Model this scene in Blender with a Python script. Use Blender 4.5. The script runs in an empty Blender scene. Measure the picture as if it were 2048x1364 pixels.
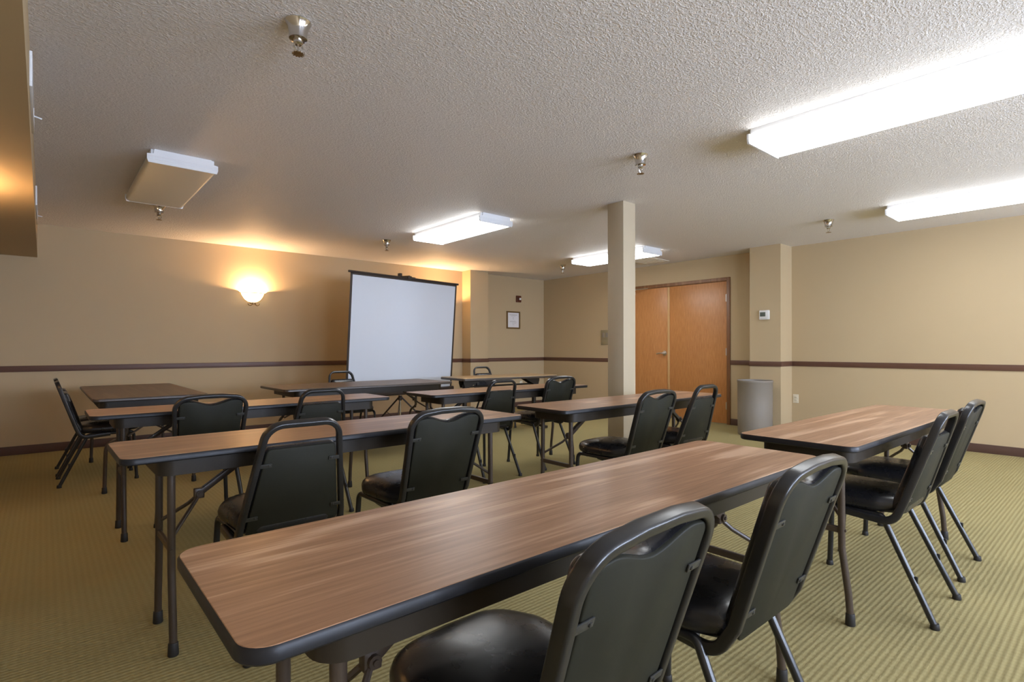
import bpy, bmesh, math, random
from mathutils import Vector, Matrix
random.seed(7)
S = bpy.context.scene
COL = S.collection
PI = math.pi

# ------------------------------------------------------------------ camera
F_PX, YAW, ROLL, HY, CAM_H = 1085.25, math.radians(49.150), -0.00157, 696.36, 1.1074
cd = bpy.data.cameras.new('camera'); cam = bpy.data.objects.new('camera', cd); COL.objects.link(cam)
cd.sensor_width = 36.0; cd.lens = 36.0 * F_PX / 2048.0
cd.shift_y = (HY - 682.0) / 2048.0
cd.clip_start = 0.02
cam.matrix_world = Matrix.Translation((0, 0, CAM_H)) @ Matrix.Rotation(YAW - PI / 2, 4, 'Z') @ Matrix.Rotation(PI / 2, 4, 'X') @ Matrix.Rotation(ROLL, 4, 'Z')
S.camera = cam

# ------------------------------------------------------------------ world, exposure, large lights
w = bpy.data.worlds.new('world'); S.world = w; w.use_nodes = True
w.node_tree.nodes['Background'].inputs[0].default_value = (0.75, 0.82, 1.0, 1)
w.node_tree.nodes['Background'].inputs[1].default_value = 0.3
vs = S.view_settings
vs.view_transform = 'Standard'; vs.look = 'None'; vs.gamma = 1.0; vs.use_curve_mapping = False
vs.exposure = 0.84
TUBE_E = 6.0          # emission of the lit fluorescent lenses
SCONCE_W = 24.0        # watts of each sconce bulb
FILL_W = 300.0       # added cool fill from behind the camera, no known source

def area(name, loc, rot, sx, sy, power, colr):
    l = bpy.data.lights.new(name, 'AREA'); l.shape = 'RECTANGLE'; l.size = sx; l.size_y = sy
    l.energy = power; l.color = colr
    o = bpy.data.objects.new(name, l); o.location = loc; o.rotation_euler = rot; COL.objects.link(o)
    return o
for i, wx in enumerate((1.2, 3.6, 6.0)):
    area('window_daylight', (wx, -3.14, 1.5), (PI / 2 + 0.35, 0, 0), 1.5, 1.2, FILL_W / 3, (0.66, 0.77, 1.0))  # added fill lamps, cool light for the front ceiling and chair backs

# ------------------------------------------------------------------ materials
def nt(name):
    m = bpy.data.materials.new(name); m.use_nodes = True
    t = m.node_tree; b = t.nodes['Principled BSDF']
    return m, t, b
def lin(r, g, b):
    f = lambda c: (c / 255 / 12.92) if c / 255 <= 0.04045 else ((c / 255 + 0.055) / 1.055) ** 2.4
    return (f(r), f(g), f(b), 1)
def N(t, typ, **kw):
    n = t.nodes.new(typ)
    for k, v in kw.items(): setattr(n, k, v)
    return n
def plain(name, colr, rough=0.5, metal=0.0, spec=0.5, noise=0.0, nscale=30.0, bump=0.0, coat=0.0):
    m, t, b = nt(name)
    b.inputs['Base Color'].default_value = colr; b.inputs['Roughness'].default_value = rough
    b.inputs['Metallic'].default_value = metal; b.inputs['Specular IOR Level'].default_value = spec
    b.inputs['Coat Weight'].default_value = coat; b.inputs['Coat Roughness'].default_value = 0.15
    tc = N(t, 'ShaderNodeTexCoord'); nz = N(t, 'ShaderNodeTexNoise')
    nz.inputs['Scale'].default_value = nscale; nz.inputs['Detail'].default_value = 4
    t.links.new(tc.outputs['Object'], nz.inputs['Vector'])
    if noise > 0:
        mx = N(t, 'ShaderNodeMix', data_type='RGBA')
        mx.inputs['A'].default_value = tuple(c * (1 - noise) for c in colr[:3]) + (1,)
        mx.inputs['B'].default_value = tuple(min(1, c * (1 + noise)) for c in colr[:3]) + (1,)
        t.links.new(nz.outputs['Fac'], mx.inputs['Factor']); t.links.new(mx.outputs['Result'], b.inputs['Base Color'])
        mr = N(t, 'ShaderNodeMapRange'); mr.inputs['To Min'].default_value = max(0.03, rough - 0.06); mr.inputs['To Max'].default_value = rough + 0.06
        t.links.new(nz.outputs['Fac'], mr.inputs['Value']); t.links.new(mr.outputs['Result'], b.inputs['Roughness'])
    if bump > 0:
        bp = N(t, 'ShaderNodeBump'); bp.inputs['Strength'].default_value = 0.5; bp.inputs['Distance'].default_value = bump
        t.links.new(nz.outputs['Fac'], bp.inputs['Height']); t.links.new(bp.outputs['Normal'], b.inputs['Normal'])
    return m

M = {}
M['wall'] = plain('wall_paint', (0.50, 0.385, 0.232, 1), 0.75, spec=0.25, noise=0.02, nscale=3, bump=0.0)
M['column'] = plain('column_paint', (0.46, 0.385, 0.27, 1), 0.6, spec=0.3, noise=0.04, nscale=9, bump=0.001)
M['rail'] = plain('rail_brown_paint', lin(96, 66, 52), 0.45, noise=0.06, nscale=20)
M['base'] = plain('vinyl_base_brown', lin(84, 60, 50), 0.5, noise=0.06, nscale=15)
M['white_metal'] = plain('white_enamel', (0.78, 0.79, 0.80, 1), 0.35, noise=0.02)
M['white_plastic'] = plain('white_plastic', (0.75, 0.75, 0.72, 1), 0.4, noise=0.02)
M['ivory'] = plain('ivory_plastic', (0.68, 0.62, 0.48, 1), 0.4, noise=0.02)
M['chrome'] = plain('polished_chrome', (0.62, 0.60, 0.57, 1), 0.12, metal=1.0)
M['satin'] = plain('satin_nickel', (0.66, 0.63, 0.58, 1), 0.28, metal=1.0)
M['bronze'] = plain('antique_brass', (0.30, 0.20, 0.09, 1), 0.35, metal=0.8)
M['frame'] = plain('black_enamel_tube', (0.016, 0.016, 0.017, 1), 0.30, noise=0.15, nscale=25, coat=0.1)
M['vinyl'] = plain('black_vinyl', (0.013, 0.013, 0.015, 1), 0.28, noise=0.2, nscale=14, bump=0.0012)
M['shell'] = plain('charcoal_back_shell', (0.018, 0.018, 0.012, 1), 0.55, noise=0.12, nscale=10, spec=0.18)
M['bracket'] = plain('black_clip', (0.03, 0.03, 0.028, 1), 0.35, noise=0.1)
M['leg'] = plain('brown_enamel_tube', (0.060, 0.042, 0.030, 1), 0.36, noise=0.15, nscale=20)
M['skirt'] = plain('brown_skirt_metal', (0.028, 0.021, 0.014, 1), 0.42, spec=0.3, noise=0.12, nscale=9)
M['band'] = plain('black_rubber_edge', (0.014, 0.014, 0.016, 1), 0.40, spec=0.28, noise=0.25, nscale=18, bump=0.001)
M['band_brown'] = plain('brown_rubber_edge', (0.06, 0.045, 0.035, 1), 0.35, noise=0.2, nscale=18, bump=0.001)
M['rubber'] = plain('rubber_tip', (0.02, 0.018, 0.016, 1), 0.6, noise=0.1)
M['bin'] = plain('grey_bin_plastic', lin(136, 128, 118), 0.5, noise=0.05, nscale=6)
M['dark'] = plain('dark_opening', (0.01, 0.01, 0.01, 1), 0.8, noise=0.05)
M['grey_panel'] = plain('grey_tan_plastic', lin(150, 138, 108), 0.5, noise=0.12, nscale=60)
M['paper'] = plain('white_paper', (0.78, 0.77, 0.78, 1), 0.6, noise=0.01)
M['ink'] = plain('grey_ink', (0.35, 0.33, 0.33, 1), 0.7, noise=0.02)
M['gold_frame'] = plain('brass_brown_frame', lin(108, 82, 38), 0.4, noise=0.1, metal=0.2)
M['strobe_brown'] = plain('red_brown_plastic', lin(98, 48, 26), 0.35, noise=0.06)
M['lcd'] = plain('grey_display', lin(84, 92, 80), 0.25, noise=0.03)
M['screen'] = plain('screen_white_vinyl', (0.60, 0.64, 0.71, 1), 0.7, noise=0.01, spec=0.2)
M['screen_back'] = plain('screen_black_border', (0.03, 0.02, 0.015, 1), 0.5, noise=0.1)
M['pole'] = plain('silver_tube', (0.70, 0.66, 0.55, 1), 0.25, metal=0.9)
M['acrylic_off'] = plain('unlit_acrylic', (0.72, 0.68, 0.58, 1), 0.35, noise=0.01)
M['clear'] = plain('clear_plastic', (0.9, 0.9, 0.9, 1), 0.1, noise=0.01)

# ceiling: knock-down plaster
m, t, b = nt('ceiling_knockdown'); M['ceiling'] = m
b.inputs['Base Color'].default_value = (0.80, 0.76, 0.73, 1); b.inputs['Roughness'].default_value = 0.55
b.inputs['Specular IOR Level'].default_value = 0.35
tc = N(t, 'ShaderNodeTexCoord'); mp = N(t, 'ShaderNodeMapping'); mp.inputs['Scale'].default_value = (1.0, 1.35, 1)
n1 = N(t, 'ShaderNodeTexNoise'); n1.inputs['Scale'].default_value = 74; n1.inputs['Detail'].default_value = 2.5; n1.inputs['Distortion'].default_value = 0.6
rp = N(t, 'ShaderNodeValToRGB'); rp.color_ramp.elements[0].position = 0.44; rp.color_ramp.elements[1].position = 0.62
n2 = N(t, 'ShaderNodeTexNoise'); n2.inputs['Scale'].default_value = 240; n2.inputs['Detail'].default_value = 2
ad = N(t, 'ShaderNodeMath', operation='MULTIPLY_ADD'); ad.inputs[1].default_value = 0.15
bp = N(t, 'ShaderNodeBump'); bp.inputs['Strength'].default_value = 0.75; bp.inputs['Distance'].default_value = 0.0036
L = t.links.new
L(tc.outputs['Object'], mp.inputs['Vector']); L(mp.outputs['Vector'], n1.inputs['Vector']); L(tc.outputs['Object'], n2.inputs['Vector'])
L(n1.outputs['Fac'], rp.inputs['Fac']); L(n2.outputs['Fac'], ad.inputs[0]); L(rp.outputs['Color'], ad.inputs[2])
L(ad.outputs['Value'], bp.inputs['Height']); L(bp.outputs['Normal'], b.inputs['Normal'])

# carpet: ribbed loop pile
m, t, b = nt('carpet_ribbed_loop'); M['carpet'] = m
b.inputs['Roughness'].default_value = 0.95; b.inputs['Specular IOR Level'].default_value = 0.1
tc = N(t, 'ShaderNodeTexCoord'); sp = N(t, 'ShaderNodeSeparateXYZ')
L = t.links.new
L(tc.outputs['Object'], sp.inputs['Vector'])
def sine(src, period, phase=None):
    a = N(t, 'ShaderNodeMath', operation='MULTIPLY'); a.inputs[1].default_value = 2 * PI / period; L(src, a.inputs[0])
    o = a.outputs[0]
    if phase is not None:
        c = N(t, 'ShaderNodeMath', operation='ADD'); L(o, c.inputs[0]); L(phase, c.inputs[1]); o = c.outputs[0]
    s = N(t, 'ShaderNodeMath', operation='SINE'); L(o, s.inputs[0]); return s.outputs[0]
dn = N(t, 'ShaderNodeTexNoise'); dn.inputs['Scale'].default_value = 35; dn.inputs['Detail'].default_value = 3; L(tc.outputs['Object'], dn.inputs['Vector'])
ph = N(t, 'ShaderNodeMath', operation='MULTIPLY'); ph.inputs[1].default_value = 3.0; L(dn.outputs['Fac'], ph.inputs[0])
sy = sine(sp.outputs['Y'], 0.021, ph.outputs[0]); sx = sine(sp.outputs['X'], 0.026, ph.outputs[0])
mm = N(t, 'ShaderNodeMath', operation='MULTIPLY_ADD'); mm.inputs[1].default_value = 0.45; L(sx, mm.inputs[0]); L(sy, mm.inputs[2])
fn = N(t, 'ShaderNodeTexNoise'); fn.inputs['Scale'].default_value = 260; fn.inputs['Detail'].default_value = 3; L(tc.outputs['Object'], fn.inputs['Vector'])
m2 = N(t, 'ShaderNodeMath', operation='MULTIPLY_ADD'); m2.inputs[1].default_value = 2.8; L(fn.outputs['Fac'], m2.inputs[0]); L(mm.outputs[0], m2.inputs[2])
bp = N(t, 'ShaderNodeBump'); bp.inputs['Strength'].default_value = 0.8; bp.inputs['Distance'].default_value = 0.0009
L(m2.outputs[0], bp.inputs['Height']); L(bp.outputs['Normal'], b.inputs['Normal'])
mr = N(t, 'ShaderNodeMapRange'); mr.inputs['From Min'].default_value = -1.2; mr.inputs['From Max'].default_value = 3.6; L(m2.outputs[0], mr.inputs['Value'])
cr = N(t, 'ShaderNodeValToRGB')
cr.color_ramp.elements[0].color = (0.27, 0.22, 0.095, 1); cr.color_ramp.elements[1].color = (0.385, 0.325, 0.155, 1)
L(mr.outputs['Result'], cr.inputs['Fac'])
big = N(t, 'ShaderNodeTexNoise'); big.inputs['Scale'].default_value = 1.3; big.inputs['Detail'].default_value = 3; L(tc.outputs['Object'], big.inputs['Vector'])
bm_ = N(t, 'ShaderNodeMapRange'); bm_.inputs['To Min'].default_value = 0.90; bm_.inputs['To Max'].default_value = 1.08; L(big.outputs['Fac'], bm_.inputs['Value'])
vm = N(t, 'ShaderNodeVectorMath', operation='SCALE'); L(cr.outputs['Color'], vm.inputs[0]); L(bm_.outputs['Result'], vm.inputs['Scale'])
L(vm.outputs['Vector'], b.inputs['Base Color'])

def wood(name, dark, mid, light, axis, stretch, rough, scale=1.0, ringy=True, coat=0.0):
    m, t, b = nt(name); L = t.links.new
    tc = N(t, 'ShaderNodeTexCoord'); oi = N(t, 'ShaderNodeObjectInfo')
    off = N(t, 'ShaderNodeVectorMath', operation='SCALE'); off.inputs['Scale'].default_value = 9.0
    cv = N(t, 'ShaderNodeCombineXYZ'); L(oi.outputs['Random'], cv.inputs[0]); L(oi.outputs['Random'], cv.inputs[1])
    L(cv.outputs[0], off.inputs[0])
    ad = N(t, 'ShaderNodeVectorMath', operation='ADD'); L(tc.outputs['Object'], ad.inputs[0]); L(off.outputs[0], ad.inputs[1])
    mp = N(t, 'ShaderNodeMapping')
    sc = [scale * 1.0] * 3; sc[axis] = scale / stretch; mp.inputs['Scale'].default_value = sc
    L(ad.outputs[0], mp.inputs['Vector'])
    big = N(t, 'ShaderNodeTexNoise'); big.inputs['Scale'].default_value = 5.5; big.inputs['Detail'].default_value = 1.5; big.inputs['Distortion'].default_value = 0.3
    L(mp.outputs[0], big.inputs['Vector'])
    mul = N(t, 'ShaderNodeMath', operation='MULTIPLY'); mul.inputs[1].default_value = 34 if ringy else 10; L(big.outputs['Fac'], mul.inputs[0])
    sn = N(t, 'ShaderNodeMath', operation='SINE'); L(mul.outputs[0], sn.inputs[0])
    fine = N(t, 'ShaderNodeTexNoise'); fine.inputs['Scale'].default_value = 95; fine.inputs['Detail'].default_value = 5; fine.inputs['Roughness'].default_value = 0.6
    mp2 = N(t, 'ShaderNodeMapping'); s2 = [1.0] * 3; s2[axis] = 1.0 / (stretch * 2.5); mp2.inputs['Scale'].default_value = s2
    L(ad.outputs[0], mp2.inputs['Vector']); L(mp2.outputs[0], fine.inputs['Vector'])
    h1 = N(t, 'ShaderNodeMath', operation='MULTIPLY_ADD'); h1.inputs[1].default_value = 0.5; h1.inputs[2].default_value = 0.5; L(sn.outputs[0], h1.inputs[0])
    pw = N(t, 'ShaderNodeMath', operation='POWER'); pw.inputs[1].default_value = 3.0; L(h1.outputs[0], pw.inputs[0])
    mk = N(t, 'ShaderNodeTexNoise'); mk.inputs['Scale'].default_value = 14; mk.inputs['Detail'].default_value = 2; L(mp2.outputs[0], mk.inputs['Vector'])
    mr_ = N(t, 'ShaderNodeMapRange'); mr_.inputs['From Min'].default_value = 0.38; mr_.inputs['From Max'].default_value = 0.62; L(mk.outputs['Fac'], mr_.inputs['Value'])
    pm = N(t, 'ShaderNodeMath', operation='MULTIPLY'); L(pw.outputs[0], pm.inputs[0]); L(mr_.outputs['Result'], pm.inputs[1])
    a1 = N(t, 'ShaderNodeMath', operation='MULTIPLY_ADD'); a1.inputs[1].default_value = 0.42 if ringy else 0.15; a1.inputs[2].default_value = -0.06; L(pm.outputs[0], a1.inputs[0])
    a2 = N(t, 'ShaderNodeMath', operation='MULTIPLY_ADD'); a2.inputs[1].default_value = 0.95; L(fine.outputs['Fac'], a2.inputs[0]); L(a1.outputs[0], a2.inputs[2])
    cr = N(t, 'ShaderNodeValToRGB'); cr.color_ramp.elements[0].position = 0.24; cr.color_ramp.elements[0].color = dark
    cr.color_ramp.elements[1].position = 0.78; cr.color_ramp.elements[1].color = light
    e = cr.color_ramp.elements.new(0.50); e.color = mid
    L(a2.outputs[0], cr.inputs['Fac']); L(cr.outputs['Color'], b.inputs['Base Color'])
    b.inputs['Roughness'].default_value = rough; b.inputs['Coat Weight'].default_value = coat
    b.inputs['Specular IOR Level'].default_value = 0.5
    bp = N(t, 'ShaderNodeBump'); bp.inputs['Strength'].default_value = 0.25; bp.inputs['Distance'].default_value = 0.0006
    L(fine.outputs['Fac'], bp.inputs['Height']); L(bp.outputs['Normal'], b.inputs['Normal'])
    return m
M['top'] = wood('walnut_laminate', (0.25, 0.125, 0.062, 1), (0.37, 0.200, 0.108, 1), (0.58, 0.375, 0.24, 1), 0, 10, 0.33)
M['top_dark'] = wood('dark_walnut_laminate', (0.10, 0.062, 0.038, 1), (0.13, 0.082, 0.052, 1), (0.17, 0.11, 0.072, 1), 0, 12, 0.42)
M['top_light'] = wood('oak_laminate', (0.36, 0.23, 0.11, 1), (0.42, 0.28, 0.14, 1), (0.48, 0.33, 0.18, 1), 0, 14, 0.35)
M['door'] = wood('cherry_door_veneer', (0.42, 0.17, 0.050, 1), (0.53, 0.235, 0.078, 1), (0.62, 0.31, 0.12, 1), 2, 5, 0.35, 0.5, False)
M['doorframe'] = wood('stained_door_frame', (0.17, 0.075, 0.03, 1), (0.22, 0.10, 0.04, 1), (0.28, 0.14, 0.06, 1), 2, 10, 0.4)

M['astragal'] = wood('pale_birch_strip', (0.50, 0.28, 0.11, 1), (0.58, 0.35, 0.15, 1), (0.66, 0.43, 0.21, 1), 2, 8, 0.4)
def emit(name, colr, strength, stripes=False):
    m, t, b = nt(name); L = t.links.new
    b.inputs['Base Color'].default_value = (0.8, 0.8, 0.8, 1); b.inputs['Roughness'].default_value = 0.4
    b.inputs['Emission Color'].default_value = colr
    if stripes:   # two tubes behind a prismatic lens, a dimmer band between and beside them
        tc = N(t, 'ShaderNodeTexCoord'); sp = N(t, 'ShaderNodeSeparateXYZ'); L(tc.outputs['Object'], sp.inputs[0])
        ab = N(t, 'ShaderNodeMath', operation='ABSOLUTE'); L(sp.outputs['X'], ab.inputs[0])
        cr = N(t, 'ShaderNodeValToRGB'); k = cr.color_ramp
        k.elements[0].position = 0.0; k.elements[0].color = (0.55,) * 3 + (1,)
        k.elements[1].position = 0.96; k.elements[1].color = (0.75,) * 3 + (1,)
        e = k.elements.new(0.35); e.color = (1.3,) * 3 + (1,)
        e = k.elements.new(0.65); e.color = (1.3,) * 3 + (1,)
        sc = N(t, 'ShaderNodeMath', operation='MULTIPLY'); sc.inputs[1].default_value = 1 / 0.21; L(ab.outputs[0], sc.inputs[0]); L(sc.outputs[0], cr.inputs['Fac'])
        ms = N(t, 'ShaderNodeMath', operation='MULTIPLY'); ms.inputs[1].default_value = strength; L(cr.outputs['Color'], ms.inputs[0])
        L(ms.outputs[0], b.inputs['Emission Strength'])
    else:
        b.inputs['Emission Strength'].default_value = strength
    return m
M['lens_on'] = emit('lit_fluorescent_lens', (0.96, 0.985, 1.0, 1), TUBE_E, True)
M['bowl'] = emit('lit_alabaster_bowl', (1.0, 0.74, 0.40, 1), 3.2)

# ------------------------------------------------------------------ mesh helpers
def obj(name, bm, mat, parent=None, smooth=40, loc=None):
    me = bpy.data.meshes.new(name); bmesh.ops.recalc_face_normals(bm, faces=bm.faces)
    bm.to_mesh(me); bm.free()
    me.materials.append(mat)
    for p in me.polygons: p.use_smooth = True
    me.set_sharp_from_angle(angle=math.radians(smooth))
    o = bpy.data.objects.new(name, me); COL.objects.link(o)
    if parent: o.parent = parent
    if loc is not None: o.location = loc
    return o
def empty(name, loc, rz=0.0):
    o = bpy.data.objects.new(name, None); COL.objects.link(o); o.empty_display_size = 0.1
    o.location = loc; o.rotation_euler = (0, 0, rz); return o
def tag(o, label, cat, group=None):
    o['label'] = label; o['category'] = cat
    if group: o['group'] = group
    return o
def struct(o): o['kind'] = 'structure'; return o
def B(): return bmesh.new()
def box(bm, lo, hi, bev=0.0, mat=None):
    c = [(a + b) / 2 for a, b in zip(lo, hi)]; s = [abs(b - a) for a, b in zip(lo, hi)]
    mt = Matrix.Translation(c) @ Matrix.Diagonal((*s, 1))
    r = bmesh.ops.create_cube(bm, size=1, matrix=mt); vs_ = r['verts']
    if bev > 0:
        ed = list({e for v in vs_ for e in v.link_edges})
        rb = bmesh.ops.bevel(bm, geom=ed, offset=bev, segments=2, affect='EDGES', profile=0.5)
        vs_ = list({v for f in rb['faces'] for v in f.verts} | {v for v in vs_ if v.is_valid})
    if mat is not None:
        allv = set()
        stack = [v for v in vs_ if v.is_valid]
        while stack:
            v = stack.pop()
            if v in allv: continue
            allv.add(v)
            for e in v.link_edges: stack.append(e.other_vert(v))
        bmesh.ops.transform(bm, matrix=mat, verts=list(allv))
    return bm
def rings(bm, loops, closed=True, cap=True):
    vr = [[bm.verts.new(p) for p in lp] for lp in loops]
    n = len(vr[0])
    for a, b in zip(vr, vr[1:]):
        for i in range(n if closed else n - 1):
            j = (i + 1) % n
            try: bm.faces.new((a[i], a[j], b[j], b[i]))
            except ValueError: pass
    if cap:
        bm.faces.new(vr[0][::-1]); bm.faces.new(vr[-1])
    return vr
def fillet(pts, rad, seg=7):
    pts = [Vector(p) for p in pts]; out = [pts[0]]
    for i in range(1, len(pts) - 1):
        r = rad[i - 1] if isinstance(rad, (list, tuple)) else rad
        a, p, c = pts[i - 1], pts[i], pts[i + 1]
        u = (a - p); v = (c - p); lu, lv = u.length, v.length; u.normalize(); v.normalize()
        ang = u.angle(v)
        if r <= 0 or ang > PI - 0.02: out.append(p); continue
        d = min(r / math.tan(ang / 2), lu * 0.49, lv * 0.49); rr = d * math.tan(ang / 2)
        ce = p + (u + v).normalized() * (rr / math.sin(ang / 2))
        s = p + u * d - ce; e = p + v * d - ce
        for k in range(seg + 1):
            out.append(ce + s.normalized().slerp(e.normalized(), k / seg).normalized() * s.length)
    out.append(pts[-1]); return out
def circ(r, n=12): return [(r * math.cos(2 * PI * i / n), r * math.sin(2 * PI * i / n)) for i in range(n)]
def rrect(w, d, r, seg=5):
    out = []
    for cx, cy, a0 in ((w / 2 - r, d / 2 - r, 0), (-w / 2 + r, d / 2 - r, 90), (-w / 2 + r, -d / 2 + r, 180), (w / 2 - r, -d / 2 + r, 270)):
        for k in range(seg + 1):
            a = math.radians(a0 + 90 * k / seg); out.append((cx + r * math.cos(a), cy + r * math.sin(a)))
    return out
def tube(bm, path, sec, up=Vector((0, 0, 1)), closed=False):
    """sweep section (a,b): a along the side vector, b along the carried-up vector"""
    path = [Vector(p) for p in path]; n = len(path); loops = []; prev = None
    for i, p in enumerate(path):
        if closed: tg = (path[(i + 1) % n] - path[i - 1])
        else: tg = (path[min(i + 1, n - 1)] - path[max(i - 1, 0)])
        tg.normalize()
        if prev is None:
            u = up - tg * up.dot(tg)
            if u.length < 1e-4: u = Vector((0, 1, 0)) - tg * tg.y
        else: u = prev - tg * prev.dot(tg)
        u.normalize(); prev = u; s = tg.cross(u)
        # mitre widening
        loops.append([p + s * a + u * b for a, b in sec])
    if closed:
        loops.append(loops[0]); rings(bm, loops, cap=False); bmesh.ops.remove_doubles(bm, verts=bm.verts, dist=1e-6)
    else: rings(bm, loops)
    return bm
def rod(bm, a, b, r, n=10): return tube(bm, [a, b], circ(r, n))
def lathe(bm, prof, n=32, mat=None, cap=True):
    loops = [[Vector((r * math.cos(2 * PI * i / n), r * math.sin(2 * PI * i / n), z)) for i in range(n)] for r, z in prof]
    if mat is not None: loops = [[mat @ p for p in lp] for lp in loops]
    rings(bm, loops, cap=cap); return bm
def offset(poly, d):
    n = len(poly); out = []
    for i in range(n):
        a = Vector(poly[i - 1]); b = Vector(poly[i]); c = Vector(poly[(i + 1) % n])
        t1 = (b - a); t2 = (c - b)
        if t1.length < 1e-7: t1 = t2
        if t2.length < 1e-7: t2 = t1
        t = (t1.normalized() + t2.normalized()).normalized()
        out.append((b.x - t.y * d, b.y + t.x * d))    # ccw outline: left = inside
    return out
def slab(bm, poly, prof, mat):
    """poly ccw 2D outline, prof = [(inset, height)], stacked"""
    loops = []
    for ins, h in prof:
        q = offset(poly, ins) if ins > 0 else poly
        loops.append([mat @ Vector((x, y, h)) for x, y in q])
    rings(bm, loops); return bm
def dup(root, loc, rz):
    def cp(o, par):
        c = o.copy(); COL.objects.link(c)
        if par: c.parent = par
        for ch in kids.get(o.name, []): cp(ch, c)
        return c
    kids = {}
    for o in bpy.data.objects:
        if o.parent: kids.setdefault(o.parent.name, []).append(o)
    r = cp(root, None); r.location = loc; r.rotation_euler = (0, 0, rz); return r

# ------------------------------------------------------------------ room shell
X0, X1, Y0, Y1, H = -0.62, 7.473, -3.2, 7.684, 2.44
T = 0.12
b_ = B(); box(b_, (X0 - T, Y0 - T, -0.1), (X1 + T, Y1 + T, 0)); struct(obj('floor', b_, M['carpet']))
b_ = B(); box(b_, (X0 - T, Y0 - T, H), (X1 + T, Y1 + T, H + 0.1)); struct(obj('ceiling', b_, M['ceiling']))
b_ = B(); box(b_, (X0 - T, Y1, 0), (X1 + T, Y1 + T, H)); struct(obj('wall_front', b_, M['wall']))
b_ = B(); box(b_, (X0 - T, Y0, 0), (X0, Y1, H)); struct(obj('wall_left', b_, M['wall']))
# door wall with the double-door opening
DY0, DY1, DZ = 3.895, 5.815, 2.075
b_ = B(); box(b_, (X1, Y0, 0), (X1 + T, DY0, H)); box(b_, (X1, DY1, 0), (X1 + T, Y1, H)); box(b_, (X1, DY0, DZ), (X1 + T, DY1, H))
struct(obj('wall_right', b_, M['wall']))
# back wall with three window openings (unseen, behind the viewpoint; openings made up for the fill)
b_ = B(); xs = [X0 - T, 0.4, 2.0, 2.8, 4.4, 5.2, 6.8, X1 + T]
for i in range(0, 7, 2): box(b_, (xs[i], Y0 - T, 0), (xs[i + 1], Y0, H))
for i in (1, 3, 5): box(b_, (xs[i], Y0 - T, 0), (xs[i + 1], Y0, 0.85)); box(b_, (xs[i], Y0 - T, 2.15), (xs[i + 1], Y0, H))
struct(obj('wall_back', b_, M['wall']))
mg, tg_, bg_ = nt('window_glass'); bg_.inputs['Transmission Weight'].default_value = 1; bg_.inputs['Roughness'].default_value = 0.02; bg_.inputs['IOR'].default_value = 1.45
for k, i in enumerate((1, 3, 5)):
    b_ = B(); x_a, x_b = xs[i], xs[i + 1]
    for lo, hi in (((x_a, Y0 - .09, .85), (x_a + .05, Y0 - .03, 2.15)), ((x_b - .05, Y0 - .09, .85), (x_b, Y0 - .03, 2.15)), ((x_a, Y0 - .09, .85), (x_b, Y0 - .03, .9)), ((x_a, Y0 - .09, 2.1), (x_b, Y0 - .03, 2.15)), (((x_a + x_b) / 2 - .02, Y0 - .09, .9), ((x_a + x_b) / 2 + .02, Y0 - .03, 2.1))):
        box(b_, lo, hi)
    wf = struct(obj('window_%d' % (k + 1), b_, M['white_metal']))  # made-up frames, unseen, standing in for a source of the cool fill
    b_ = B(); box(b_, (x_a + .04, Y0 - .064, .89), (x_b - .04, Y0 - .058, 2.11)); obj('pane', b_, mg, wf)

# soffit along the left wall
b_ = B(); box(b_, (X0, Y0, 2.083), (-0.042, Y1, H)); struct(obj('wall_soffit', b_, M['wall']))
# pilasters and the free-standing column
PA = (5.505, 7.445, 5.885); PB = (7.135, 3.0, 3.40)
b_ = B(); box(b_, (PA[0], PA[1], 0), (PA[2], Y1, H)); struct(obj('wall_pilaster_front', b_, M['wall']))
b_ = B(); box(b_, (PB[0], PB[1], 0), (X1, PB[2], H)); struct(obj('wall_pilaster_right', b_, M['wall']))
CX0, CX1, CY0, CY1 = 3.966, 4.143, 3.047, 3.227
b_ = B(); box(b_, (CX0, CY0, 0), (CX1, CY1, H), 0.002); c_ = struct(obj('wall_column', b_, M['column']))

# chair rail and base, following pilasters
def strip(name, runs, z0, z1, th, mat):
    b_ = B()
    for lo, hi in runs: box(b_, (lo[0], lo[1], z0), (hi[0], hi[1], z1), min(0.003, th * 0.3))
    return struct(obj(name, b_, mat))
def front_runs(th):
    return [((X0, Y1 - th), (PA[0], Y1)), ((PA[0] - th, PA[1] - th), (PA[0], Y1)), ((PA[0] - th, PA[1] - th), (PA[2] + th, PA[1])),
            ((PA[2], PA[1] - th), (PA[2] + th, Y1)), ((PA[2], Y1 - th), (X1, Y1))]
def right_runs(th, dy0, dy1):
    return [((X1 - th, dy1), (X1, Y1)), ((X1 - th, PB[2]), (X1, dy0)), ((PB[0] - th, PB[2]), (X1, PB[2] + th)), ((PB[0] - th, PB[1] - th), (PB[0], PB[2] + th)),
            ((PB[0] - th, PB[1] - th), (X1, PB[1])), ((X1 - th, Y0), (X1, PB[1]))]
FR = 0.052
strip('trim_1', front_runs(0.012), 0.866, 0.930, 0.012, M['rail'])
strip('trim_2', right_runs(0.012, DY0 - FR, DY1 + FR), 0.866, 0.930, 0.012, M['rail'])
strip('trim_3', [((X0, Y0), (X0 + 0.012, Y1))], 0.866, 0.930, 0.012, M['rail'])
strip('baseboard_front', front_runs(0.008), 0, 0.092, 0.008, M['base'])
strip('baseboard_right', right_runs(0.008, DY0 - FR, DY1 + FR), 0, 0.092, 0.008, M['base'])
strip('baseboard_left', [((X0, Y0), (X0 + 0.008, Y1))], 0, 0.092, 0.008, M['base'])
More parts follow.
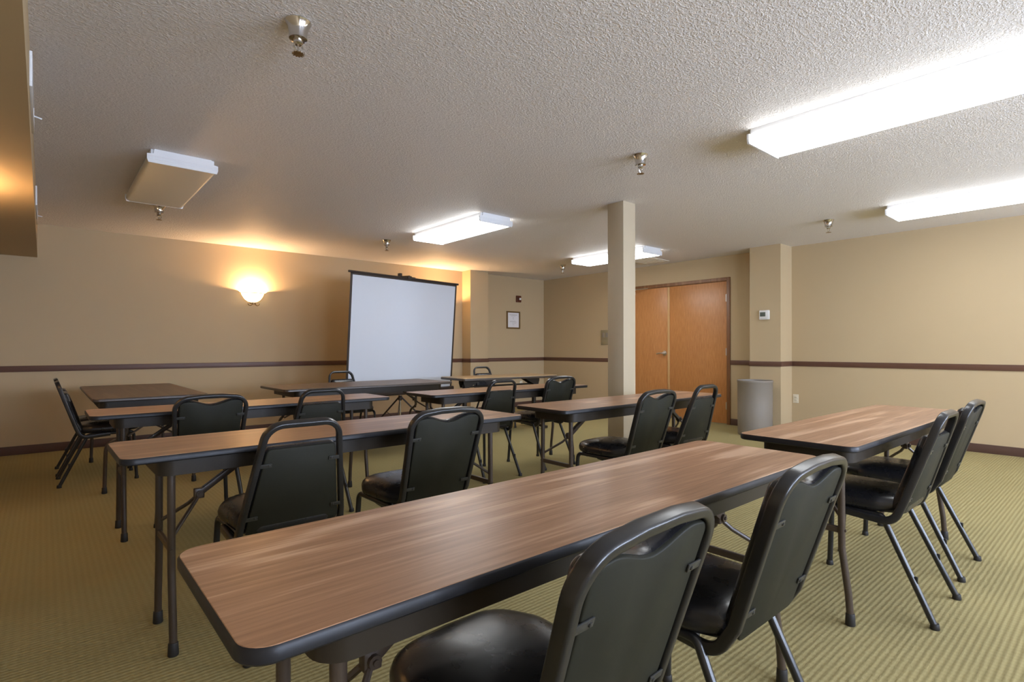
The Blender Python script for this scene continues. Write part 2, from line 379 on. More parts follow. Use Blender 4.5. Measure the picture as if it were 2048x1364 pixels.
# door frame
b_ = B()
box(b_, (X1 - .016, DY0 - FR, 0), (X1 + .08, DY0, DZ + FR), .004); box(b_, (X1 - .016, DY1, 0), (X1 + .08, DY1 + FR, DZ + FR), .004)
box(b_, (X1 - .016, DY0, DZ), (X1 + .08, DY1, DZ + FR), .004)
struct(obj('trim_4', b_, M['doorframe']))
def leaf(n, ya, yb):
    b_ = B(); box(b_, (X1 + .004, ya, .012), (X1 + .048, yb, DZ - .004), .002)
    return struct(obj('door_%d' % n, b_, M['door'], loc=(0, 0, 0)))
YM = 4.862
d1 = leaf(1, YM + .004, DY1 - .004); d2 = leaf(2, DY0 + .004, YM - .004)
b_ = B(); box(b_, (X1 - .006, YM - .02, .012), (X1 + .004, YM + .016, DZ - .006), .002); obj('astragal', b_, M['astragal'], d2)
for z in (.27, 1.05, 1.83):
    b_ = B(); rod(b_, (X1 - .008, DY0 + .002, z - .055), (X1 - .008, DY0 + .002, z + .055), .008); box(b_, (X1 - .004, DY0 + .002, z - .05), (X1 + .005, DY0 + .02, z + .05))
    obj('hinge', b_, M['satin'], d2)
    b_ = B(); rod(b_, (X1 - .008, DY1 - .002, z - .055), (X1 - .008, DY1 - .002, z + .055), .008); obj('hinge', b_, M['satin'], d1)
# lever handle
hy_, hz_ = YM + .075, 1.025
b_ = B(); rx = Matrix.Translation((X1 + .004, hy_, hz_)) @ Matrix.Rotation(-PI / 2, 4, 'Y')
lathe(b_, [(.038, 0), (.040, .004), (.036, .012), (.016, .018), (.014, .045), (.0, .046)][:-1], 24, rx)
tube(b_, fillet([(X1 - .035, hy_, hz_), (X1 - .050, hy_ + .005, hz_), (X1 - .052, hy_ + .075, hz_ - .002), (X1 - .048, hy_ + .115, hz_ - .010)], .012), circ(.011))
obj('door_handle', b_, M['satin'], d1)
b_ = B(); box(b_, (X1 - .045, DY1 - .32, 1.985), (X1 + .004, DY1 - .04, 2.04), .006)
tube(b_, [(X1 - .03, DY1 - .25, 2.045), (X1 - .12, DY1 - .42, 2.06), (X1 - .02, DY1 - .58, 2.075)], circ(.008, 8)); obj('door_closer', b_, M['satin'], d1)

# ------------------------------------------------------------------ ceiling lights
def fixture(cx, cy, on, label):
    r = empty('ceiling_light', (cx, cy, H)); tag(r, label, 'ceiling light', 'wraparound fluorescent ceiling lights')
    Lh = 0.635
    b_ = B(); box(b_, (-.190, -Lh + .012, -.050), (.190, Lh - .012, 0), .003); obj('housing', b_, M['white_metal'], r)
    b_ = B()
    sec = [(-.205, -.050), (-.208, -.066), (-.198, -.084), (-.180, -.091), (.180, -.091), (.198, -.084), (.208, -.066), (.205, -.050)]
    rings(b_, [[Vector((x, y, z)) for x, z in sec] for y in (-Lh + .010, Lh - .010)])
    obj('lens', b_, M['lens_on'] if on else M['acrylic_off'], r, 60)
    for s in (-1, 1):
        b_ = B(); sec2 = [(-.17, 0), (-.175, -.030), (-.212, -.036), (-.212, -.070), (-.204, -.092), (.204, -.092), (.212, -.070), (.212, -.036), (.175, -.030), (.17, 0)]
        y_a, y_b = s * (Lh - .012), s * Lh
        rings(b_, [[Vector((x, y, z)) for x, z in sec2] for y in (y_a, y_b)])
        for zz in (-.046, -.056, -.066): box(b_, (-.205, min(y_b, y_b + s * .003), zz - .0025), (.205, max(y_b, y_b + s * .003), zz + .0025))
        obj('end_cap', b_, M['white_metal'], r)
    return r
fixture(3.45, 0.925, True, 'lit fluorescent ceiling light running out of the frame at upper right, nearest and largest')
fixture(6.19, 0.925, True, 'lit fluorescent ceiling light at the far right, over the door-side wall')
fixture(3.435, 4.84, True, 'lit fluorescent ceiling light in front of the projection screen')
fixture(6.10, 4.84, True, 'lit fluorescent ceiling light behind the column, before the double doors')
fixture(0.735, 4.93, False, 'unlit white fluorescent ceiling light on the left')

# sprinklers
def sprinkler(x, y, label, first=[None]):
    if first[0] is None:
        r = empty('fire_sprinkler', (x, y, H)); first[0] = r; r.scale = (1.18, 1.18, 1.22)
        b_ = B(); lathe(b_, [(.044, 0), (.044, -.003), (.034, -.020), (.030, -.045), (.030, -.058), (.022, -.060)], 24); obj('escutcheon', b_, M['chrome'], r, 30)
        b_ = B(); lathe(b_, [(.016, -.05), (.016, -.072), (.010, -.078)], 16)
        for s in (-1, 1): tube(b_, fillet([(s * .010, 0, -.072), (s * .016, 0, -.086), (s * .003, 0, -.104)], .006, 4), circ(.003, 6))
        rod(b_, (0, 0, -.070), (0, 0, -.106), .0035, 8); obj('sprinkler_body', b_, M['chrome'], r)
        b_ = B(); lathe(b_, [(.016, -.105), (.0165, -.108), (.005, -.109)], 16)
        for k in range(12):
            a = 2 * PI * k / 12; box(b_, (.012, -.0018, -.1085), (.021, .0018, -.1065), 0, Matrix.Rotation(a, 4, 'Z'))
        obj('deflector', b_, M['bronze'], r)
    else: r = dup(first[0], (x, y, H), 0)
    tag(r, label, 'fire sprinkler', 'ceiling fire sprinklers'); return r
sprinkler(.79, 2.245, 'chrome fire sprinkler at the top left of the ceiling, nearest and largest')
sprinkler(3.12, 2.25, 'chrome fire sprinkler on the ceiling in front of the column, above its left')
sprinkler(.822, 5.98, 'chrome fire sprinkler just beyond the unlit ceiling light')
sprinkler(3.20, 6.05, 'chrome fire sprinkler on the ceiling above the projection screen')
sprinkler(6.31, 6.05, 'small chrome fire sprinkler left of the column top near the far corner')
sprinkler(6.20, 2.12, 'chrome fire sprinkler on the ceiling above the thermostat wall, at right')

# ------------------------------------------------------------------ wall sconces
def sconce(x, y, z, rz, label):
    r = empty('wall_sconce', (x, y, z), rz); r.scale = (1.22, 1.15, 1.3); tag(r, label, 'wall sconce', 'wall sconces with glass bowls')
    # local: wall plane y=0, room toward -y
    n = 20; b_ = B(); loops = []
    prof = [(.012, -.085), (.045, -.078), (.078, -.058), (.102, -.026), (.116, .004), (.142, .022), (.148, .026)]
    for rr, zz in prof: loops.append([Vector((rr * math.cos(-PI * i / n), rr * .78 * math.sin(-PI * i / n) - .004, zz)) for i in range(n + 1)])
    for rr, zz in prof[::-1]: loops.append([Vector((max(.004, rr - .006) * math.cos(-PI * i / n), max(.004, rr - .006) * .78 * math.sin(-PI * i / n) - .006, zz + .004)) for i in range(n + 1)])
    rings(b_, loops, closed=False, cap=False)
    obj('glass_bowl', b_, M['bowl'], r)
    b_ = B()
    tube(b_, [(.124 * math.cos(-PI * i / n), .124 * .78 * math.sin(-PI * i / n) - .004, .006) for i in range(n + 1)], circ(.0032, 6))
    for s in (-1, 1):
        tube(b_, [(s * a, -.010, zz) for a, zz in ((.150, .024), (.122, .006), (.108, -.026), (.083, -.060), (.050, -.082), (.012, -.092))], circ(.0035, 6))
        tube(b_, [(s * (.036 + .021 * math.cos(a)), -.055, -.100 + .019 * math.sin(a)) for a in [math.radians(q) for q in range(160, 380, 20)]], circ(.005, 8))
    box(b_, (-.03, -.006, -.10), (.03, 0, -.02), .002); rod(b_, (0, -.0, -.088), (0, -.06, -.092), .007)
    obj('scroll_frame', b_, M['bronze'], r)
    l = bpy.data.lights.new('sconce_bulb', 'POINT'); l.energy = SCONCE_W; l.color = (1.0, 0.63, 0.33); l.shadow_soft_size = 0.02
    lo = bpy.data.objects.new('sconce_bulb', l); COL.objects.link(lo); lo.parent = r; lo.location = (0, -.062, .008)
    return r
sconce(2.10, Y1, 1.83, 0, 'glowing bowl sconce on the wall left of the projection screen')
sconce(4.95, Y1, 1.83, 0, 'glowing bowl sconce hidden behind the projection screen')
sconce(X0, 4.35, 1.83, PI / 2, 'glowing bowl sconce on the left side wall under the soffit')

# ------------------------------------------------------------------ tables
def folding_table(name, W, D, kind, mats, wide=False):
    """W length along local x, D depth along local y; origin on the floor under the centre"""
    top_z = .737
    r = empty(name, (0, 0, 0))
    ol = rrect(W, D, .045, 7); I = Matrix.Identity(4)
    b_ = B(); slab(b_, offset(ol, .0035), [(0, top_z - .010), (0, top_z - .001), (.001, top_z)], I); obj('tabletop', b_, mats[0], r)
    b_ = B(); slab(b_, ol, [(.004, top_z - .024), (0, top_z - .020), (0, top_z - .005), (.003, top_z - .0008)], I); obj('edge_band', b_, mats[1], r)
    # apron (open frame, rounded corners)
    ap = rrect(W - .23, D - .095, .05, 6); ai = offset(ap, .004)
    b_ = B(); vo = [[Vector((x, y, z)) for x, y in q] for q, z in ((ap, top_z - .022), (ap, top_z - .084), (ai, top_z - .084), (ai, top_z - .022), (ap, top_z - .022))]
    rings(b_, vo, cap=False)
    obj('apron', b_, mats[2], r)
    lx = W / 2 - .163; zt = top_z - .024
    ys = (.125, .128, .158) if not wide else (.15, .16, .30)
    for sx in (-1, 1):
        for sy_ in (-1, 1):
            b_ = B()
            if not wide: pth = fillet([(sx * lx, sy_ * ys[0], zt), (sx * lx, sy_ * ys[1], .30), (sx * lx, sy_ * (ys[2] - .006), .12), (sx * lx, sy_ * ys[2], .03)], [.25, .2], 5)
            else: pth = fillet([(sx * lx, sy_ * ys[0], zt), (sx * lx, sy_ * ys[1], .44), (sx * lx, sy_ * (ys[2] - .01), .38), (sx * lx, sy_ * ys[2], .03)], [.04, .09], 6)
            tube(b_, pth, circ(.0135, 12), Vector((1, 0, 0)))
            lg = obj('leg', b_, M['leg'], r)
            b_ = B(); lathe(b_, [(.0165, 0), (.0185, .003), (.0165, .045), (.0150, .048)], 14, Matrix.Translation((sx * lx, sy_ * ys[2], 0))); obj('foot_cap', b_, M['rubber'], lg)
        zc = .372
        yc = ys[1] - .006 if not wide else .152
        b_ = B(); tube(b_, [(sx * lx, -yc, zc), (sx * lx, yc, zc)], rrect(.016, .026, .005, 3), Vector((0, 0, 1)))
        for sy_ in (-1, 1): rod(b_, (sx * (lx), sy_ * (yc + .022), zc), (sx * lx, sy_ * (yc + .014), zc), .006, 8)
        obj('crossbar', b_, M['leg'], r)
        # top hinge tube
        b_ = B(); rod(b_, (sx * lx, -D / 2 + .055, zt - .012), (sx * lx, D / 2 - .055, zt - .012), .010); obj('hinge_tube', b_, M['leg'], r)
        # folding brace: upper link, hub, two arms spreading to the legs
        hx = lx - .115; hz = .535
        b_ = B()
        for sy_ in (-1, 1):
            tube(b_, [(sx * (lx - .33), sy_ * .012, zt - .03), (sx * (lx - .21), sy_ * .011, .60), (sx * hx, sy_ * .010, hz)], rrect(.006, .022, .002, 2), Vector((0, 0, 1)))
        rod(b_, (sx * (lx - .33), -.05, zt - .03), (sx * (lx - .33), .05, zt - .03), .007, 8)
        obj('brace_link', b_, M['leg'], r)
        b_ = B(); rod(b_, (sx * hx, -.022, hz), (sx * hx, .022, hz), .013)
        box(b_, (sx * hx - .018, -.013, hz - .020), (sx * hx + .018, .013, hz + .020), .004)
        for sy_ in (-1, 1):
            tube(b_, fillet([(sx * (hx + .004), sy_ * .008, hz - .01), (sx * (hx + .03), sy_ * .03, hz - .04), (sx * (lx - .006), sy_ * (yc + .0), zc + .05)], .02, 4), circ(.0075, 8), Vector((0, 0, 1)))
        rod(b_, (sx * hx, -.026, hz), (sx * hx, .026, hz), .006, 8)
        obj('brace', b_, M['leg'], r)
    return r
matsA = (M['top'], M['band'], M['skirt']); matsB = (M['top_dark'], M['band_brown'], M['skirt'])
t18 = folding_table('folding_table', 1.83, .457, 0, matsA)
def place(r, x, y, rz, label, group):
    r.location = (x, y, 0); r.rotation_euler = (0, 0, rz); tag(r, label, 'table', group); return r
G1 = 'narrow wood-top folding tables in rows'
place(t18, 1.095, .932, 0, 'nearest folding table, wood top filling the centre foreground', G1)
def t_copy(x, y, rz, label): q = dup(t18, (x, y, 0), rz); return place(q, x, y, rz, label, G1)
t_copy(3.19, .905, -.012, 'wood-top folding table at the right edge with two chairs pulled up')
t_copy(1.105, 2.45, .012, 'long wood-top folding table in the second row from the front, left side')
t_copy(1.105, 3.975, 0, 'wood-top folding table in the third row, left side, warm light on its top')
t_copy(3.235, 2.43, -.010, 'dark wood-top folding table in front of the column')
t_copy(3.235, 3.85, -.012, 'wood-top folding table in the third row, behind the column-side table')
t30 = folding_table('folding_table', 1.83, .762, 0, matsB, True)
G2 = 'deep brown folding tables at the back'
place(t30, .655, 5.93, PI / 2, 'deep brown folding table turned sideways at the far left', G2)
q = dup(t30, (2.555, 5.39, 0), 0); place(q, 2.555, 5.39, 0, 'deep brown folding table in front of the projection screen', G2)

# seminar table with pedestal T legs
r = empty('seminar_table', (4.66, 5.62, 0), -.075); tag(r, 'light oak-top table on pedestal legs by the far corner', 'table')
b_ = B(); ol = rrect(1.53, .60, .04, 6); slab(b_, ol, [(.003, .705), (0, .708), (0, .728), (.003, .731)], Matrix.Identity(4)); obj('edge_band', b_, M['band_brown'], r)
b_ = B(); slab(b_, offset(ol, .004), [(0, .712), (0, .7365), (.001, .737)], Matrix.Identity(4)); obj('tabletop', b_, M['top_light'], r)
for s in (-1, 1):
    b_ = B(); tube(b_, [(s * .57, 0, .05), (s * .57, 0, .64)], rrect(.05, .045, .008, 3), Vector((1, 0, 0))); lg = obj('leg', b_, M['skirt'], r)
    b_ = B(); tube(b_, fillet([(s * .57, -.27, .03), (s * .57, -.1, .05), (s * .57, .1, .05), (s * .57, .27, .03)], .05), rrect(.05, .035, .008, 3)); obj('foot', b_, M['skirt'], lg)
    b_ = B()
    for sy_ in (-.06, .06):
        pl = [(.57 + .05, .705), (.57 - .22, .705), (.57 - .20, .690), (.57 - .03, .60), (.57 + .03, .60), (.57 + .05, .66)]
        rings(b_, [[Vector((s * a, sy_ + d, z)) for a, z in pl] for d in (-.003, .003)])
    box(b_, (s * .57 - .04, -.2, .695), (s * .57 + .04, .2, .706)); obj('fold_bracket', b_, M['skirt'], r)
b_ = B(); rod(b_, (-.545, 0, .61), (.545, 0, .61), .012); obj('stretcher', b_, M['skirt'], r)

# ------------------------------------------------------------------ chairs
BO = Vector((0, .128, .405)); BU = Vector((0, -.303, .953)); BN = Vector((0, .953, .303))
def bp3(x, s, n=0.0):
    p = BO + BU * s + BN * n; p.x = x
    return p
def make_chair(kind):
    r = empty('banquet_chair', (0, 0, 0))
    sec = rrect(.021, .031, .006, 3)
    open_ = kind == 'open'; BO.y = .128 if open_ else .111
    hx = lambda s: (.198 - .150 * s) if open_ else (.166 + .042 * s)      # half width of frame centre line at height s
    st = .448
    # --- back frame: up one side, over the top, down the other, ends bend forward under the seat
    side = []
    A = Vector((hx(0), .33, .400)); Bq = Vector((hx(0), .140, .385))
    rc = .075 if open_ else .115
    xt = hx(st) 
    if open_:
        core = [A, Bq, bp3(hx(.06), .06), bp3(hx(.20), .20), bp3(hx(.33), .33), bp3(xt, st), bp3(-xt, st), bp3(-hx(.33), .33), bp3(-hx(.20), .20), bp3(-hx(.06), .06), Vector((-Bq.x, Bq.y, Bq.z)), Vector((-A.x, A.y, A.z))]
        rad = [.06, .0, .0, .0, rc, rc, .0, 0, 0, .06]
    else:
        top = .450
        core = [A, Bq, bp3(hx(.06), .06), bp3(hx(.20), .20), bp3(hx(.30), .30), bp3(hx(.39) + .004, top - .010), bp3(.05, top + .004), bp3(-.05, top + .004), bp3(-hx(.39) - .004, top - .010), bp3(-hx(.30), .30), bp3(-hx(.20), .20), bp3(-hx(.06), .06), Vector((-Bq.x, Bq.y, Bq.z)), Vector((-A.x, A.y, A.z))]
        rad = [.06, .0, .0, .0, rc, 0, 0, rc, 0, 0, 0, .06]
    path = fillet(core, rad, 9)
    b_ = B(); tube(b_, path, sec, Vector((0, 0, 1)))
    bf = obj('back_frame', b_, M['frame'], r, 50)
    # --- backrest outline (ccw seen with x right, s up)
    if open_:
        e = .0155
        s0, s1 = .015, .358
        pl = fillet([(x, s, 0) for x, s in ((0, s0), (hx(s0) - e, s0), (hx(s1) - e, s1), (0, s1), (-hx(s1) + e, s1), (-hx(s0) + e, s0), (0, s0))], [.02, .022, 0, .022, .02], 5)
        poly = [(p.x, p.y) for p in pl][:-1]
    else:
        e = .0145; s0, s1 = .012, .430
        g = lambda s: hx(s) - e
        half = fillet([(0, s0, 0), (g(s0), s0, 0), (g(.2), .2, 0), (g(.345), s1 - .006, 0), (.115, s1, 0)], [.03, 0, .095], 9)
        half = [(p.x, p.y) for p in half]
        dip = [(.115 - k * .0115, s1 - .027 * .5 * (1 - math.cos(PI * k / 10))) for k in range(1, 10)]
        # flattened middle of the dip
        right = half + dip
        left = [(-x, s) for x, s in reversed(right)][:-1]
        poly = right + [(0, s1 - .027)] + left
        poly = [p for i, p in enumerate(poly) if i == 0 or (Vector(p) - Vector(poly[i - 1])).length > 1e-5]
    def mapped(bm, prof):
        loops = []
        for ins, n in prof:
            q = offset(poly, min(ins, .012)) if ins > 0 else poly
            if ins > .012:
                k_ = 1 - (ins - .012) / .18; q = [(x * k_, .21 + (s - .21) * k_) for x, s in q]
            loops.append([bp3(x, s, n) for x, s in q])
        rings(bm, loops)
    b_ = B(); mapped(b_, [(.002, -.002), (0, .004), (0, .016), (.006, .030), (.016, .038), (.034, .043)]); br = obj('backrest', b_, M['vinyl'], r, 60)
    b_ = B(); mapped(b_, [(.006, -.010), (.003, -.008), (.003, -.001)]); obj('back_shell', b_, M['shell'], br, 60)
    ss = ((.085, .295) if open_ else (.10, .335))
    for s in ss:
        for sg in (-1, 1):
            b_ = B(); x0 = hx(s)
            mtx = Matrix.Translation(bp3(sg * (x0 - .024), s, -.0125)) @ Matrix(((1, 0, 0), (0, BN.y, BU.y), (0, BN.z, BU.z))).to_4x4()
            box(b_, (-.024, -.002, -.008), (.024, .002, .008), .0015, mtx)
            mt2 = mtx @ Matrix.Translation((-sg * .014, -.002, 0)) @ Matrix.Rotation(PI / 2, 4, 'X')
            lathe(b_, [(.0045, 0), (.004, .0022), (.002, .003)], 8, mt2)
            o = obj('bracket', b_, M['bracket'], br, 30)
    # --- seat
    def seat_poly():
        pl = fillet([(0, .105, 0), (.150, .105, 0), (.188, .20, 0), (.200, .42, 0), (.150, .535, 0), (0, .545, 0)], [.05, .1, .10, .10], 7)
        rt = [(p.x, p.y) for p in pl]; lf = [(-x, y) for x, y in reversed(rt)][1:-1]
        return rt + lf
    sp_ = seat_poly(); b_ = B()
    rings(b_, [[Vector((x * k_, .325 + (y - .325) * k_, z)) for x, y in sp_] for k_, z in
               ((.88, .413), (.97, .417), (1, .430), (1.0, .447), (.975, .462), (.92, .474), (.82, .483), (.66, .490), (.45, .494), (.2, .496))])
    obj('seat', b_, M['vinyl'], r, 70)
    # --- seat frame rails
    b_ = B()
    for sg in (-1, 1): tube(b_, [(sg * .172, .205, .402), (sg * .178, .440, .404)], circ(.0125))
    rod(b_, (-.172, .235, .398), (.172, .235, .398), .009); rod(b_, (-.176, .42, .398), (.176, .42, .398), .009)
    obj('seat_frame', b_, M['frame'], r)
    for sg in (-1, 1):
        b_ = B(); tube(b_, fillet([(sg * .172, .215, .402), (sg * .173, .185, .401), (sg * .195, .0, .006)], .045, 6), circ(.0125))
        mt = Matrix.Translation((sg * .186, .078, .17)); box(b_, (-.006, -.020, -.014), (.006, -.006, .014), .003, mt)
        lg = obj('leg', b_, M['frame'], r)
        b_ = B(); lathe(b_, [(.015, 0), (.017, .003), (.0148, .022), (.0135, .024)], 12, Matrix.Translation((sg * .195, .002, 0))); obj('foot_cap', b_, M['rubber'], lg)
        b_ = B(); tube(b_, fillet([(sg * .178, .430, .404), (sg * .180, .492, .404), (sg * .198, .512, .006)], .045, 6), circ(.0125))
        lg = obj('leg', b_, M['frame'], r)
        b_ = B(); lathe(b_, [(.015, 0), (.017, .003), (.0148, .022), (.0135, .024)], 12, Matrix.Translation((sg * .198, .512, 0))); obj('foot_cap', b_, M['rubber'], lg)
    return r
CH = {'round': make_chair('round'), 'open': make_chair('open')}
used = {'round': False, 'open': False}
GR = {'round': 'black chairs with rounded solid backs', 'open': 'black chairs with open handle backs'}
def chair(kind, x, y, rz, label):
    if not used[kind]: r = CH[kind]; used[kind] = True; r.location = (x, y, 0); r.rotation_euler = (0, 0, rz)
    else: r = dup(CH[kind], (x, y, 0), rz)
    tag(r, label, 'chair', GR[kind]); return r
chair('round', .722, .515, .045, 'nearest black chair, rounded back cut off by the bottom edge of the frame')
chair('round', 1.372, .517, 0, 'black chair with rounded back at the right end of the nearest table')
chair('open', 2.845, .525, 0, 'black chair with open handle back at the right-hand table, nearer one')
chair('round', 3.480, .550, 0, 'black chair with rounded back at the right-hand table, farther one')
chair('open', .735, 2.035, 0, 'black open-handle chair at the left of the second-row left table')
chair('round', 1.345, 1.995, 0, 'black rounded-back chair at the right of the second-row left table')
chair('round', .730, 3.475, 0, 'black rounded-back chair at the left of the third-row left table')
chair('open', 1.39, 3.50, 0, 'black open-handle chair at the right of the third-row left table')
chair('round', 2.90, 1.975, 0, 'black rounded-back chair at the table before the column')
chair('open', 3.60, 2.03, 0, 'black open-handle chair in front of the double doors')
chair('open', 2.935, 3.51, 0, 'black open-handle chair at the third-row right table')
chair('round', 3.64, 3.525, 0, 'black rounded-back chair at the third-row right table, left of the column')
chair('open', 2.64, 6.12, PI, 'black open-handle chair facing out behind the table under the screen')
chair('open', 4.78, 6.20, PI, 'black open-handle chair facing out behind the pedestal table')
chair('open', .095, 5.815, -PI / 2, 'black open-handle chair side-on at the left table, nearer of the pair')
chair('open', .095, 6.335, -PI / 2, 'black open-handle chair side-on at the left table, farther of the pair')

# ------------------------------------------------------------------ projection screen
TL = Vector((2.798, 6.257)); TR = Vector((4.585, 6.556)); u2 = (TR - TL).normalized(); SW = (TR - TL).length
ctr = (TL + TR) / 2
r = empty('projection_screen', (ctr.x, ctr.y + .13, 0), math.atan2(u2.y, u2.x)); tag(r, 'white projection screen on a tripod, tilted forward at the top', 'projection screen')
# local: x along screen, +y to the wall, root under the case
zt_, zb_ = 2.045, .55; yt_, yb_ = -.13, -.01
def scr(bm, x0, x1, za, zb, th, off):
    f = lambda z: yb_ + (yt_ - yb_) * (z - zb_) / (zt_ - zb_)
    lo = [Vector((x, f(za) + d, za)) for x, d in ((x0, off), (x1, off), (x1, off + th), (x0, off + th))]
    hi = [Vector((x, f(zb) + d, zb)) for x, d in ((x0, off), (x1, off), (x1, off + th), (x0, off + th))]
    rings(bm, [lo, hi])
h2 = SW / 2
b_ = B(); scr(b_, -h2 + .035, h2 - .035, zb_, zt_ - .02, .003, -.002); fab = obj('screen_fabric', b_, M['screen'], r)
b_ = B(); scr(b_, -h2 + .008, -h2 + .037, zb_, zt_ - .01, .004, -.003); scr(b_, h2 - .037, h2 - .008, zb_, zt_ - .01, .004, -.003); scr(b_, -h2 + .008, h2 - .008, zt_ - .035, zt_ - .01, .004, -.003)
obj('black_border', b_, M['screen_back'], fab)
b_ = B(); rod(b_, (-h2 - .02, yt_, zt_), (h2 + .02, yt_, zt_), .014); obj('top_rail', b_, M['screen_back'], r)
b_ = B(); tube(b_, [(-h2 - .02, 0, .515), (h2 + .02, 0, .515)], rrect(.075, .07, .02, 4)); obj('screen_case', b_, M['screen_back'], r)
b_ = B(); rod(b_, (0, .055, .10), (0, .055, 2.10), .0135); obj('pole', b_, M['pole'], r)
b_ = B(); rod(b_, (0, .055, 2.085), (0, yt_ - .02, 2.075), .008); box(b_, (-.03, yt_ - .03, zt_ - .01), (.03, yt_ + .02, zt_ + .03), .004); box(b_, (-.02, .03, 2.05), (.02, .08, 2.13), .004)
rod(b_, (-.02, .0, 2.08), (.14, -.1, 2.065), .008)
obj('tilt_arm', b_, M['screen_back'], r)
b_ = B(); lathe(b_, [(.024, .40), (.026, .405), (.026, .46), (.022, .465)], 16, Matrix.Translation((0, .055, 0))); obj('tripod_hub', b_, M['screen_back'], r)
for k in range(3):
    a = math.radians(90 + 120 * k + 15); dx, dy = math.cos(a), math.sin(a)
    b_ = B(); tube(b_, [(dx * .02, .055 + dy * .02, .44), (dx * .46, .055 + dy * .46, .012)], rrect(.012, .022, .004, 3))
    rod(b_, (dx * .23, .055 + dy * .23, .233), (dx * .012, .055 + dy * .012, .12), .005, 8)
    obj('leg', b_, M['screen_back'], r)

# ------------------------------------------------------------------ waste bin
r = empty('waste_bin', (7.06, 3.36, 0)); tag(r, 'tall round grey waste bin under the thermostat', 'waste bin')
r.location = (6.88, 3.215, 0)
b_ = B(); lathe(b_, [(.196, 0), (.203, .01), (.206, .35), (.208, .665), (.213, .67), (.213, .692), (.207, .696), (.202, .692), (.198, .40), (.19, .03)], 48); obj('bin_body', b_, M['bin'], r, 50)

# ------------------------------------------------------------------ things on the walls
def outlet(loc, rz, label):
    r = empty('wall_outlet', loc, rz); tag(r, label, 'wall outlet', 'wall outlets')
    b_ = B(); box(b_, (-.035, -.006, -.057), (.035, 0, .057), .002); obj('cover_plate', b_, M['ivory'], r)
    for z in (-.02, .02):
        b_ = B(); box(b_, (-.017, -.0085, z - .014), (.017, -.005, z + .014), .003); s_ = obj('socket', b_, M['ivory'], r)
        b_ = B()
        for x in (-.007, .007): box(b_, (x - .0012, -.0092, z - .005), (x + .0012, -.0082, z + .005))
        obj('slots', b_, M['dark'], s_)
    return r
outlet((.86, Y1, .44), 0, 'cream wall outlet beyond the sideways table at the far left')
outlet((6.87, Y1, .43), 0, 'small cream wall outlet seen under the pedestal table')
outlet((X1, 2.95, .44), -PI / 2, 'cream wall outlet to the right of the waste bin')

r = empty('framed_notice', (6.67, Y1, 1.634)); tag(r, 'small framed notice on the wall near the far corner', 'framed notice')
b_ = B(); fw, fh = .165, .163
for lo, hi in (((-fw, -.02, -fh), (-fw + .026, 0, fh)), ((fw - .026, -.02, -fh), (fw, 0, fh)), ((-fw + .026, -.02, -fh), (fw - .026, 0, -fh + .026)), ((-fw + .026, -.02, fh - .026), (fw - .026, 0, fh))):
    box(b_, lo, hi, .002)
obj('picture_frame', b_, M['gold_frame'], r)
b_ = B(); box(b_, (-fw + .024, -.008, -fh + .024), (fw - .024, -.004, fh - .024)); pp = obj('paper_sheet', b_, M['paper'], r)
b_ = B()
for z, hw, cx in ((.100, .100, 0), (.092, .094, 0), (.072, .055, 0), (.045, .02, 0), (.020, .018, 0), (-.020, .070, -.01), (-.035, .085, 0), (-.060, .05, .02), (-.085, .025, 0)):
    box(b_, (cx - hw, -.0088, z - .0022), (cx + hw, -.0078, z + .0022))
obj('printed_lines', b_, M['ink'], pp)

r = empty('fire_strobe', (6.795, Y1, 2.035)); tag(r, 'red-brown fire alarm strobe above the framed notice', 'fire alarm')
b_ = B(); box(b_, (-.058, -.035, -.062), (.058, 0, .062), .008); obj('alarm_body', b_, M['strobe_brown'], r)
b_ = B(); lathe(b_, [(.022, 0), (.022, .012), (.014, .022), (.004, .026)], 16, Matrix.Translation((.022, -.034, 0)) @ Matrix.Rotation(PI / 2, 4, 'X')); obj('strobe_lens', b_, M['clear'], r)
b_ = B()
for k in range(5): box(b_, (-.045 + k * .008, -.0365, -.04), (-.042 + k * .008, -.0345, .04))
obj('sounder_slots', b_, M['dark'], r)

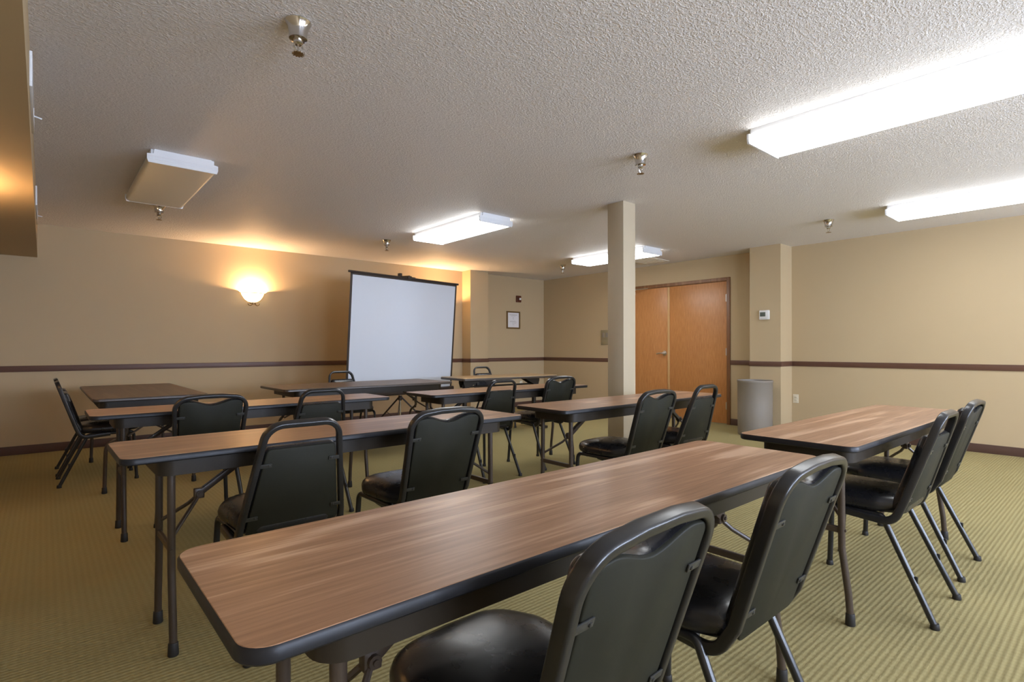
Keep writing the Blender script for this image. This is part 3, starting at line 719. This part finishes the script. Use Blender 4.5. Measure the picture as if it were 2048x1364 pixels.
r = empty('thermostat', (PB[0], 3.20, 1.536), -PI / 2); tag(r, 'white thermostat with grey display on the pilaster', 'thermostat')
b_ = B(); box(b_, (-.066, -.028, -.062), (.066, 0, .062), .010); obj('case', b_, M['white_plastic'], r)
b_ = B(); box(b_, (-.052, -.0295, -.020), (.018, -.0275, .036), .0005); obj('display', b_, M['lcd'], r)
b_ = B(); box(b_, (-.050, -.0290, -.050), (.040, -.0275, -.046)); obj('vent_slot', b_, M['ink'], r)

r = empty('wall_control_panel', (X1, 6.09, 1.295), -PI / 2); tag(r, 'grey-tan wall control panel just left of the column', 'control panel')
b_ = B(); box(b_, (-.135, -.014, -.13), (.135, 0, .13), .003); obj('panel_plate', b_, M['grey_panel'], r)
b_ = B(); box(b_, (-.12, -.017, -.035), (.12, -.012, .115), .003); box(b_, (-.12, -.017, -.115), (.12, -.012, -.045), .003); obj('panel_covers', b_, M['grey_panel'], r)
b_ = B()
for k in range(3):
    box(b_, (-.10 + k * .075, -.019, .0), (-.055 + k * .075, -.0165, .08), .002)
obj('switches', b_, M['bin'], r)

# supply registers on the soffit face
def register(y, z, Wd, label):
    r = empty('air_register', (-.042, y, z), PI / 2); tag(r, label, 'air register', 'soffit air registers')
    h = .075
    b_ = B()
    for lo, hi in (((-Wd, -.010, -h), (Wd, 0, -h + .02)), ((-Wd, -.010, h - .02), (Wd, 0, h)), ((-Wd, -.010, -h + .02), (-Wd + .02, 0, h - .02)), ((Wd - .02, -.010, -h + .02), (Wd, 0, h - .02))):
        box(b_, lo, hi, .001)
    obj('register_frame', b_, M['white_metal'], r)
    b_ = B()
    for k in range(5): box(b_, (-Wd + .02, -.007, -.045 + k * .022), (Wd - .02, -.001, -.039 + k * .022))
    obj('louvres', b_, M['white_metal'], r)
    b_ = B(); rod(b_, (Wd - .06, -.004, 0), (Wd - .05, -.04, -.005), .004, 8); obj('lever', b_, M['white_metal'], r)
register(3.42, 2.30, .34, 'white air register on the soffit face, nearer one at the top left')
register(6.05, 2.30, .45, 'white air register on the soffit face, farther one near the screen wall')

r = empty('ceiling_vent', (6.92, 4.9, H)); tag(r, 'flat beige ceiling vent beside the light before the double doors', 'ceiling vent')
b_ = B(); box(b_, (-.30, -.22, -.012), (.30, .22, 0), .004); obj('vent_panel', b_, M['ivory'], r)
b_ = B()
for k in range(8): box(b_, (-.26, -.18 + k * .048, -.016), (.26, -.165 + k * .048, -.011))
obj('louvres', b_, M['ivory'], r)
